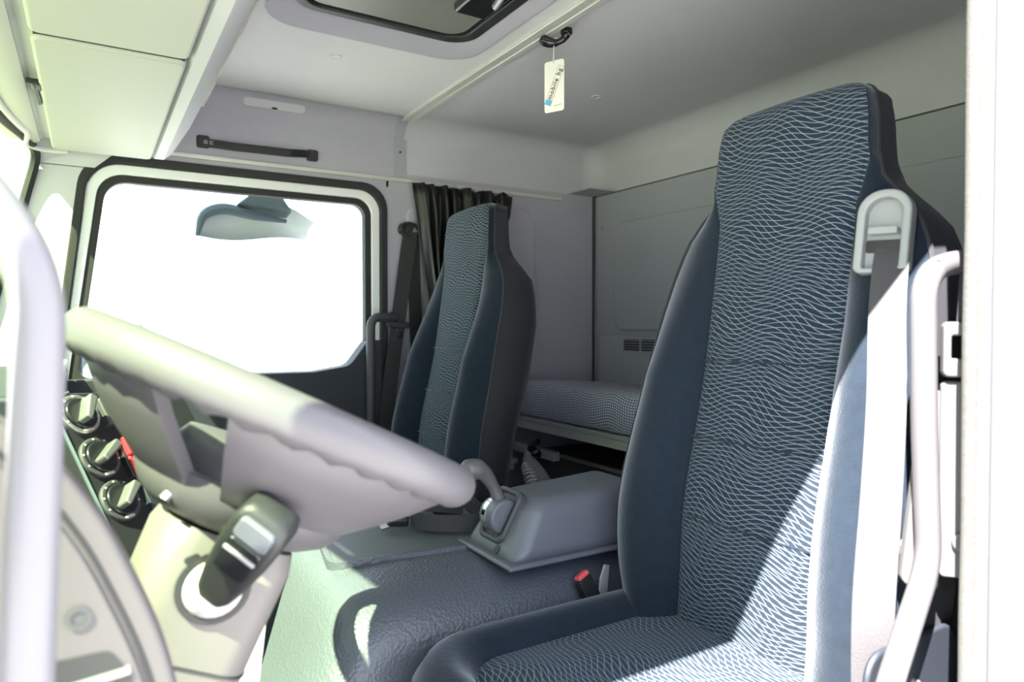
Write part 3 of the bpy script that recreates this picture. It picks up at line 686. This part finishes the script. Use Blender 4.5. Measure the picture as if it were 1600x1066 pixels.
b = MB(); b.prism(rr(-.033, .033, -.038, .042, .014), gfz, -.008, .002); b.build('gate_well', 'black', gc)
b = MB(); b.prism(circ(.008, 14), frame((.6135, 1.05, .606), fn), -.004, .005); b.build('key_hole', 'black', gc)
gl = thing('gear_lever', (.64, 1.085, .655), 'grey gear lever with bulbous grip on the console box', 'lever')
b = MB()
o_, u_, v_, n_ = gfz
b.loft([[o_ + u_ * s + v_ * (.032 * math.cos(t)) + n_ * (.004 + .032 * math.sin(t)) for t in [R(12 * k) for k in range(30)]] for s in (-.024, .024)]); b.build('drum', 'midgrey', gl, bevel=.006)
b = MB(); b.ring([(a, c) for a, c in circ(.0335, 30)], circ(.030, 30), (o_ + n_ * .004 - u_ * .005, v_, n_, u_), -.006, .006); b.build('drum_band', 'chrome', gl)
pth = [(.636, 1.085, .680), (.628, 1.085, .700), (.615, 1.085, .722), (.603, 1.085, .737), (.590, 1.085, .745), (.573, 1.087, .746), (.562, 1.088, .741)]
b = MB(); b.tube(bez(pth, 4), [interp([(0, .013), (6, .011), (12, .015), (16, .019), (20, .019), (24, .010)], k) for k in range(25)], 14); b.build('grip', 'wheel', gl)
b = MB(); b.tube([(.640, 1.085, .672), (.632, 1.085, .684)], .015, 14); b.build('collar', 'midgrey', gl, bevel=.002)

# coiled lap belt lying on the tunnel
lb = thing('lap_belt', (0, 0, 0), 'black lap belt webbing heaped on the tunnel pad', 'belt')
b = MB(); b.strap(bez([(.70, 1.22, .615), (.645, 1.245, .612), (.598, 1.285, .613), (.590, 1.315, .622), (.612, 1.335, .635), (.655, 1.32, .632), (.70, 1.30, .625)], 6), (.0, .35, 1), .032); b.build('loop', 'belt', lb)
b = MB(); b.strap(bez([(.60, 1.36, .61), (.615, 1.375, .632), (.645, 1.37, .640), (.665, 1.33, .618), (.69, 1.30, .605)], 6), (.3, .3, 1), .034); b.build('loop', 'belt', lb)
b = MB(); b.strap(bez([(.655, 1.41, .600), (.675, 1.37, .628), (.70, 1.32, .645), (.72, 1.27, .620)], 6), (1, .5, .3), .040); b.build('loop', 'belt', lb)
b = MB(); b.prism(rr(-.022, .022, -.016, .016, .006), frame((.575, 1.345, .607), (-.2, -.4, .9)), -.008, .010); b.build('tongue_grip', 'black', lb, bevel=.004)
b = MB(); b.prism(rr(-.008, .008, -.018, .0, .003), frame((.553, 1.34, .600), (-.2, -.4, .9), (1, 0, 0)), -.002, .002); b.build('latch_plate', 'chrome', lb)

lb.location = (-.045, -.035, .004)
# ---------------------------------------------------------------- dashboard
ds = thing('dashboard', (-.2, 1.28, 0), 'dark dashboard with angled control panel', 'dashboard')
prof = [(-.55, 0), (-.55, .835), (-.40, .885), (-.12, .905), (-.06, .90), (-.045, .888), (-.05, .84), (-.08, .62), (-.14, .3), (-.14, 0)]
b = MB(); b.loft([[(x, y, z) for x, z in prof] for y in (1.18, 1.5, 1.9, YF - .045)]); b.build('passenger_dash', 'navyplastic', ds, bevel=.01)
prof = [(-.55, 0), (-.55, .835), (-.40, .885), (-.22, .90), (-.16, .87), (-.15, .62), (-.18, .3), (-.18, 0)]
b = MB(); b.loft([[(x, y, z) for x, z in prof] for y in (.55, .8, 1.2)]); b.build('driver_dash', 'navyplastic', ds, bevel=.01)
b = MB(); b.loft([[(x, y, z) for x, z in ((-.36, .84), (-.34, .93), (-.16, .955), (-.115, .945), (-.13, .85))] for y in (.55, .95)]); b.build('cluster_hood', 'black', ds, bevel=.012)
b = MB(); b.tube([(-.052, 1.16, .907), (-.052, YF - .05, .907)], .008, 8); b.build('top_edge', 'greywhite', ds)
# centre control panel turned to the driver
fn = Vector((.60, -.62, .50)).normalized()
fo = Vector((.024, 1.165, .815))
FF = frame(fo, fn)
b = MB(); b.prism(rpoly([(-.055, -.17), (.20, -.17), (.20, .085), (-.035, .105), (-.055, .09)], [.01, .01, .02, .012, .012], 4), FF, -.12, 0); b.build('control_panel', 'black', ds, bevel=.004)
b = MB(); b.tube([FF[0] + FF[1] * a + FF[2] * c_ + FF[3] * .001 for a, c_ in ((-.054, -.165), (-.054, .06), (-.05, .095), (-.02, .103))], .0022, 6); b.build('panel_edge', 'bluegrey', ds)
def fp(a, c_, d=0): return FF[0] + FF[1] * a + FF[2] * c_ + FF[3] * d
knobs = thing  # (controls are parts of the dashboard)
for (c_, tw) in ((.066, 35), (-.004, 60), (-.072, 50)):
    kf = (fp(-.020, c_), FF[1], FF[2], FF[3])
    b = MB(); b.ring(circ(.031, 28), circ(.024, 28), kf, -.002, .006); kb = b.build('knob_ring', 'steel' if c_ > .05 else 'dark', ds, bevel=.002)
    b = MB(); b.prism(circ(.024, 28), kf, -.002, .010); kd = b.build('knob_dial', 'gloss', ds, bevel=.003)
    gp = rot2(rpoly([(-.005, -.020), (.005, -.020), (.007, .021), (-.007, .021)], .004, 4), R(-tw), 0, 0)
    b = MB(); b.prism(gp, kf, .009, .030); b.build('knob_grip', 'knobgrey', kd, bevel=.003)
    for q in range(7):
        a = R(200 - 36 * q); b = MB(); b.prism(circ(.0014, 6, .0278 * math.cos(a), .0278 * math.sin(a)), kf, .006, .0068); b.build('dial_mark', 'offwhite', kb)
    b = MB(); b.prism(rot2(rr(-.008, .008, -.0285, -.0245, .0015), R(0), 0, 0), kf, .006, .0072); b.build('dial_mark', 'warmgrey', kb)
b = MB(); b.prism(rr(.014, .095, .040, .085, .004), FF, -.004, .012); b.build('cup_slot_cover', 'dark', ds, bevel=.003)
b = MB(); b.prism(rr(.034, .09, .058, .067, .001), FF, .0122, .0128); b.build('slot', 'gloss', ds)
b = MB(); b.prism(rr(.013, .068, -.045, .018, .003), FF, -.004, .010); sh_ = b.build('switch_housing', 'black', ds, bevel=.002)
b = MB(); b.prism(rr(.018, .042, -.013, .016, .002), FF, .008, .017); b.build('hazard_switch', 'red', sh_, bevel=.002)
b = MB(); b.prism(rr(.018, .042, -.043, -.014, .002), FF, .008, .0135); b.build('hazard_switch', 'red', sh_, bevel=.002)
tri = [(.030 + .007 * math.cos(R(90 + 120 * k)), .002 + .007 * math.sin(R(90 + 120 * k))) for k in range(3)]; tri2 = [(.030 + .0045 * math.cos(R(90 + 120 * k)), .002 + .0045 * math.sin(R(90 + 120 * k))) for k in range(3)]
b = MB(); b.ring(tri, tri2, FF, .0168, .0174); b.build('hazard_triangle', 'card', sh_)
b = MB(); b.prism(rr(.045, .066, -.013, .016, .002), FF, .008, .015); b.build('switch', 'dark', sh_, bevel=.002)
b = MB(); b.prism(rr(.045, .066, -.043, -.014, .002), FF, .008, .013); b.build('switch', 'dark', sh_, bevel=.002)
b = MB(); b.prism(rr(.020, .11, -.115, -.062, .003), FF, -.004, .010); b.build('switch_blank', 'navyplastic', ds, bevel=.002)

# curved end panel of the dashboard beside the open door
ep = thing('dash_end_panel', (0, .52, .5), 'pale curved dash end panel with a screw and a black pocket at the door', 'panel')
arc = bez([(-.10, .965, 0), (-.05, .945, 0), (-.021, .918, 0), (.0035, .881, 0), (.021, .844, 0), (.043, .783, 0), (.054, .72, 0), (.06, .60, 0), (.06, .2, 0)], 5)
lo = [(p.x, p.y) for p in arc]
EP = ((0, .52, 0), (1, 0, 0), (0, 0, 1), (0, -1, 0))
b = MB(); b.prism(lo + [(-.18, .2), (-.18, .965)], EP, -.028, 0); b.build('panel', 'endcap', ep, bevel=.006)
ins = [(x - .016, z - .013) for x, z in lo]
b = MB(); b.prism(ins + [(-.17, .2), (-.17, .95)], EP, .0005, .004); b.build('inset', 'endcap', ep, bevel=.003)
b = MB(); b.tube([(x - .0125, .5195, z - .010) for x, z in lo], .0016, 6); b.build('groove', 'black', ep)
b = MB(); b.ring(circ(.0075, 20, -.007, .815), circ(.0045, 20, -.007, .815), EP, .003, .0055); b.build('screw', 'dark', ep)
b = MB(); b.prism(circ(.0045, 20, -.007, .815), EP, .003, .0046); b.build('screw_head', 'dark', ep)
b = MB(); b.prism(rpoly([(-.04, .70), (.024, .70), (.022, .772), (.010, .790), (-.03, .790)], .008, 4), EP, .0035, .005); b.build('pocket', 'black', ep)
b = MB(); b.tube([(-.05, .516, .768), (.021, .516, .775)], .003, 8); b.build('pocket_rail', 'steel', ep)

# grab bars at the driver door
gb = thing('grab_bar', (-.03, .45, .6), 'grey tubular grab bar at the windscreen pillar beside the steering wheel', 'grab bar')
b = MB(); b.tube(bend([(-.13, .47, 1.125), (-.055, .45, 1.085), (-.022, .45, 1.03), (-.024, .45, .95), (-.030, .45, .81), (-.034, .45, .55), (-.045, .47, .45)], .028, 6), .0128, 16); b.build('tube', 'tube', gb)
b = MB(); b.tube([(-.045, .468, .46), (-.048, .50, .45)], .016, 12); b.build('foot', 'tube', gb)
gr = thing('grab_bar', (.76, .40, .6), 'sunlit pale tubular grab bar on the door pillar beside the driving seat', 'grab bar')
b = MB(); b.tube(bend([(.86, .385, 1.071), (.80, .40, 1.071), (.752, .40, 1.052), (.757, .40, .90), (.770, .40, .745), (.69, .40, .62), (.63, .40, .48)], .03, 6), .0128, 16); b.build('tube', 'bartube', gr)
b = MB(); b.tube([(.862, .372, 1.071), (.852, .392, 1.071)], .02, 14); b.build('foot', 'bartube', gr, bevel=.003)

# retractor bracket between the grab bar and the pillar
rb = thing('retractor_bracket', (.84, .39, .9), 'pale metal belt retractor bracket behind the sunlit grab bar', 'bracket')
BF = frame((.815, .385, .85), (-.75, -.62, 0))
b = MB(); b.prism(rr(-.026, .016, -.125, .09, .006), BF, -.004, .004); b.build('plate', 'bracket', rb, bevel=.002)
b = MB(); b.prism(rr(.012, .022, -.13, .10, .003), BF, .0, .016); b.build('flange', 'bracket', rb, bevel=.002)
b = MB(); b.prism(circ(.010, 16, -.005, -.085), BF, .004, .010); b.build('bolt', 'bracket', rb, bevel=.002)
b = MB(); b.ring(rr(-.026, .020, .095, .155, .006), rr(-.018, .006, .115, .140, .003), BF, -.004, .012); b.build('loop_frame', 'bracket', rb, bevel=.003)
b = MB(); b.strap([BF[0] + BF[2] * .145 + BF[3] * .005, BF[0] + BF[2] * .20 + BF[1] * .004, BF[0] + BF[2] * .26 + BF[1] * .015], BF[1], .026); b.build('webbing', 'belt', rb)
# adjuster behind the bar
sa = thing('seat_adjuster', (.78, .43, .75), 'pale adjuster bracket with black pivot beside the driving seat back', 'adjuster')
AF = frame((.785, .418, .77), (-.6, -.78, 0))
b = MB(); b.prism(rpoly([(-.022, -.055), (.018, -.06), (.018, .16), (.002, .16)], [.010, .004, .003, .003], 4), AF, -.006, .006); b.build('plate', 'bracket', sa, bevel=.002)
b = MB(); b.tube([AF[0] + AF[1] * -.012 - AF[2] * .02 - AF[3] * .008, AF[0] + AF[1] * -.024 - AF[2] * .018 - AF[3] * .030], [.009, .009], 14); b.build('pivot', 'steel', sa)
b = MB(); b.tube([AF[0] + AF[1] * -.021 - AF[2] * .018 - AF[3] * .026, AF[0] + AF[1] * -.028 - AF[2] * .018 - AF[3] * .036], [.014, .011], 14); b.build('pivot_boot', 'gloss', sa)
b = MB(); b.prism(rpoly([(-.070, -.30), (.005, -.30), (.005, -.165), (-.025, -.150), (-.050, -.165)], .012, 4), AF, -.008, .008); b.build('side_cover', 'bracket', sa, bevel=.004)
lt_ = MB(); lt_.prism(rr(.69, .87, .12, .655, .03), ((0, .418, 0), (1, 0, 0), (0, 0, 1), (0, -1, 0)), -.008, 0); tag(lt_.build('seat_base_cover', 'navyplastic', bevel=.008), 'dark plastic cover beside the base of the driving seat', 'cover')

# ---------------------------------------------------------------- steering wheel and column
TI = R(26.5)
SW = Vector((.169, .725, .912)); sn_ = Vector((math.sin(TI), 0, math.cos(TI))); e1 = Vector((math.cos(TI), 0, -math.sin(TI))); e2 = Vector((0, -1, 0))
sw = thing('steering_wheel', SW, 'large grey truck steering wheel with deep dished hub', 'steering wheel')
def wp(r, phi, d): return SW + (e1 * math.cos(phi) + e2 * math.sin(phi)) * r + sn_ * d
b = MB(); rings = []
NR = 120
for k in range(NR):
    p = 2 * math.pi * k / NR; ring = []
    for j in range(16):
        t = 2 * math.pi * j / 16
        notch = .004 * math.cos(p * 36) * max(0, -math.sin(t)) * max(0, -math.cos(t) + .6)
        rr_ = .0185 + notch
        ring.append(wp(.193 + rr_ * math.cos(t), p, rr_ * 1.08 * math.sin(t)))
    rings.append(ring)
rings.append(rings[0]); b.loft(rings, caps=False)
b.build('rim', 'wheel', sw, smooth=80)
def bowl(p0, p1, m, name, th=.010, q0=None, q1=None):
    """panel of the dished hub between two rim angles"""
    q0 = p0 if q0 is None else q0; q1 = p1 if q1 is None else q1
    b = MB(); prof = [(.190, -.006), (.188, -.018), (.162, -.044), (.135, -.066), (.108, -.086), (.085, -.096)]
    top = []; bot = []
    for i, (r, d) in enumerate(prof):
        t = i / (len(prof) - 1); a0 = p0 + (q0 - p0) * t; a1 = p1 + (q1 - p1) * t
        bot.append([wp(r, R(a0 + (a1 - a0) * k / 16), d) for k in range(17)]); top.append([wp(r - .008, R(a0 + (a1 - a0) * k / 16), d + th) for k in range(17)])
    loops = [bo + list(reversed(to)) for bo, to in zip(bot, top)]
    b.loft(loops); return b.build(name, m, sw, smooth=50)
bowl(-80, 116, 'wheel', 'spoke_panel', q0=-100, q1=112)
bowl(138, 168, 'wheel', 'spoke_panel', q0=128, q1=182)
bowl(192, 222, 'wheel', 'spoke_panel', q0=178, q1=232)
b = MB(); rows = []
for r, d in ((.110, -.076), (.106, -.090), (.094, -.106), (.076, -.116), (.05, -.119)): rows.append([wp(r, R(10 * k), d) for k in range(36)])
b.loft(rows); b.build('hub_shell', 'wheel', sw, smooth=60)
b = MB(); rows = []
for r, d in ((.085, -.085), (.082, -.055), (.075, -.042), (.03, -.036)): rows.append([wp(r, R(10 * k), d) for k in range(36)])
b.loft(rows); b.build('horn_pad', 'wheeldark', sw, smooth=60)
b = MB(); b.tube([wp(.097, R(140), -.100), wp(.100, R(140), -.106)], .005, 10); b.build('screw', 'chrome', sw)

sc = thing('steering_column', (.06, .725, .5), 'taupe steering column shroud under the wheel', 'steering column')
b = MB(); rings = []
for d, wx, wy, off in ((-.121, .060, .060, .0), (-.14, .064, .066, .0), (-.20, .062, .064, .002), (-.26, .058, .060, .008), (-.34, .053, .054, .014), (-.52, .050, .05, .014), (-.75, .05, .05, .01)):
    c_ = SW + sn_ * d + e1 * off
    rings.append([c_ + e1 * a + e2 * q for a, q in rr(-wx, wx, -wy, wy, .030, 6)])
b.loft(rings); b.build('shroud', 'column', sc, smooth=60)
b = MB(); c_ = SW + sn_ * -.235; b.ring(rr(-.0605, .0605, -.0628, .0628, .03, 6), rr(-.054, .054, -.056, .056, .03, 6), (c_ + e1 * .0055, e1, e2, sn_), -.0012, .0012); b.build('seam', 'black', sc)
b = MB(); q_ = frame(SW + sn_ * -.150 + e1 * -.030 + e2 * .0655, e2, sn_); b.prism(rpoly([(-.013, 0), (.013, 0), (.0, .012)], .003, 3), q_, -.004, .0015); b.build('key_slot', 'black', sc)
so = SW + sn_ * -.163 + e1 * -.004 + e2 * .060
q_ = frame(so, e2, sn_)
b = MB(); b.ring(circ(.032, 28), circ(.027, 28), q_, -.006, .0075); b.build('stalk_ring', 'black', sc)
b = MB(); b.tube([so, so + e2 * .010, so + e2 * .020], [.027, .025, .014], 24); b.build('stalk_boot', 'offwhite', sc)
# stalk lever
tip = Vector((.127, .572, .853)); base = so + e2 * .016
ax = (tip - base).normalized(); upv = Vector((-.15, -1, .45)); upv = (upv - ax * upv.dot(ax)).normalized(); side = ax.cross(upv)
b = MB(); rings = []
LN = (tip - base).length
for t, w_, h_ in ((0, .013, .012), (.08, .017, .014), (.3, .021, .016), (.6, .024, .018), (.85, .024, .018), (.96, .021, .015), (1.0, .014, .010)):
    c_ = base + ax * LN * t
    rings.append([c_ + side * a + upv * q for a, q in rr(-w_, w_, -h_, h_, .0065, 4)])
b.loft(rings); stk = b.build('stalk', 'black', sc, smooth=50)
c_ = base + ax * LN * .66; fr = (c_, side, ax, upv)
for sgn, nm in ((1, 'stalk_rocker'),):
    b = MB(); b.prism(rr(-.016, .016, -.030, .010, .005), fr, .010, .0200); b.build('stalk_rocker', 'gloss', stk, bevel=.002)
    b = MB(); b.prism(rr(-.016, .016, .012, .034, .005), fr, .010, .0200); b.build('stalk_cap', 'midgrey', stk, bevel=.002)
    b = MB(); b.prism(rr(-.015, .015, -.003, .0, .001), fr, .0200, .0215); b.build('stalk_line', 'greywhite', stk)
b = MB(); b.tube([base + ax * LN * .13 - side * .017 , base + ax * LN * .13 - side * .0185], .004, 10); b.build('stalk_screw', 'chrome', stk)
tgp = Vector((.130, .70, .684))
lbp = MB(); lbp.prism(rr(-.014, .014, -.032, .032, .003), frame(tgp, (.35, -.93, 0), (.15, 0, 1)), -.0004, .0004)
lab = lbp.build('paper_label', 'card'); tag(lab, 'small white paper label with red print behind the steering column', 'label')
b = MB(); b.prism(rr(-.006, .006, .006, .024, .002), frame(tgp, (.35, -.93, 0), (.15, 0, 1)), .0005, .0008); b.build('red_print', 'redbtn', lab)

# ---------------------------------------------------------------- outside
mi = thing('kerb_mirror', (.45, 2.42, 1.38), 'exterior kerb mirror hanging above the passenger window', 'mirror')
b = MB(); rows = []
for k in range(13):
    t = k / 12; x = .30 + .36 * t; z = 1.315 + .03 * math.sin(math.pi * t) - .01 * math.sin(2 * math.pi * t)
    rows.append([(x, 2.36 + .10 * math.cos(R(a)), z + .06 * math.sin(R(a)) * (.55 + .45 * math.sin(math.pi * t))) for a in range(-90, 91, 15)])
b.grid(rows); b.f.append(tuple(range(13))); b.build('housing', 'white', mi, smooth=60)
b = MB(); b.hexa([(.40, 2.32, 1.385), (.58, 2.32, 1.375), (.58, 2.40, 1.36), (.40, 2.40, 1.37), (.47, 2.28, 1.44), (.52, 2.28, 1.44), (.52, 2.34, 1.44), (.47, 2.34, 1.44)]); b.build('arm', 'bluegrey', mi, bevel=.012)
b = MB(); b.tube([(.495, 2.31, 1.42), (.495, 2.231, 1.485)], .014, 10); b.build('stem', 'bluegrey', mi)
b = MB(); b.tube(bez([(.29, 2.34, 1.28), (.31, 2.34, 1.345), (.37, 2.34, 1.37), (.46, 2.34, 1.355), (.56, 2.34, 1.345)], 4), [.006 + .012 * math.sin(math.pi * k / 16) for k in range(17)], 8); b.build('rim', 'bluegrey', mi)
m2 = thing('door_mirror', (.05, 2.55, .9), 'tall white exterior door mirror outside the passenger window', 'mirror')
b = MB(); b.box((.03, 2.50, .93), (.16, 2.76, 1.46)); b.build('housing', 'white', m2, bevel=.04, seg=5)
b = MB(); b.tube([(-.06, 2.24, .80), (-.03, 2.40, .88), (.02, 2.56, .96)], .018, 10); b.build('arm', 'bluegrey', m2)
b = MB(); b.tube([(-.03, 2.28, .78), (-.02, 2.30, 1.10), (-.005, 2.31, 1.22)], .014, 10); b.build('arm', 'bluegrey', m2)
fe = thing('sheet_fence', (4, 9, -1.15), 'pale teal sheet fence across the yard', 'fence')
for k in range(6):
    b = MB(); b.box((.2 + k * 1.25, 9.0, -1.1), (1.42 + k * 1.25, 9.03, .72)); b.build('fence_panel', 'fence', fe)
    b = MB(); b.box((.13 + k * 1.25, 8.98, -1.15), (.19 + k * 1.25, 9.05, .78)); b.build('fence_post', 'fence', fe)
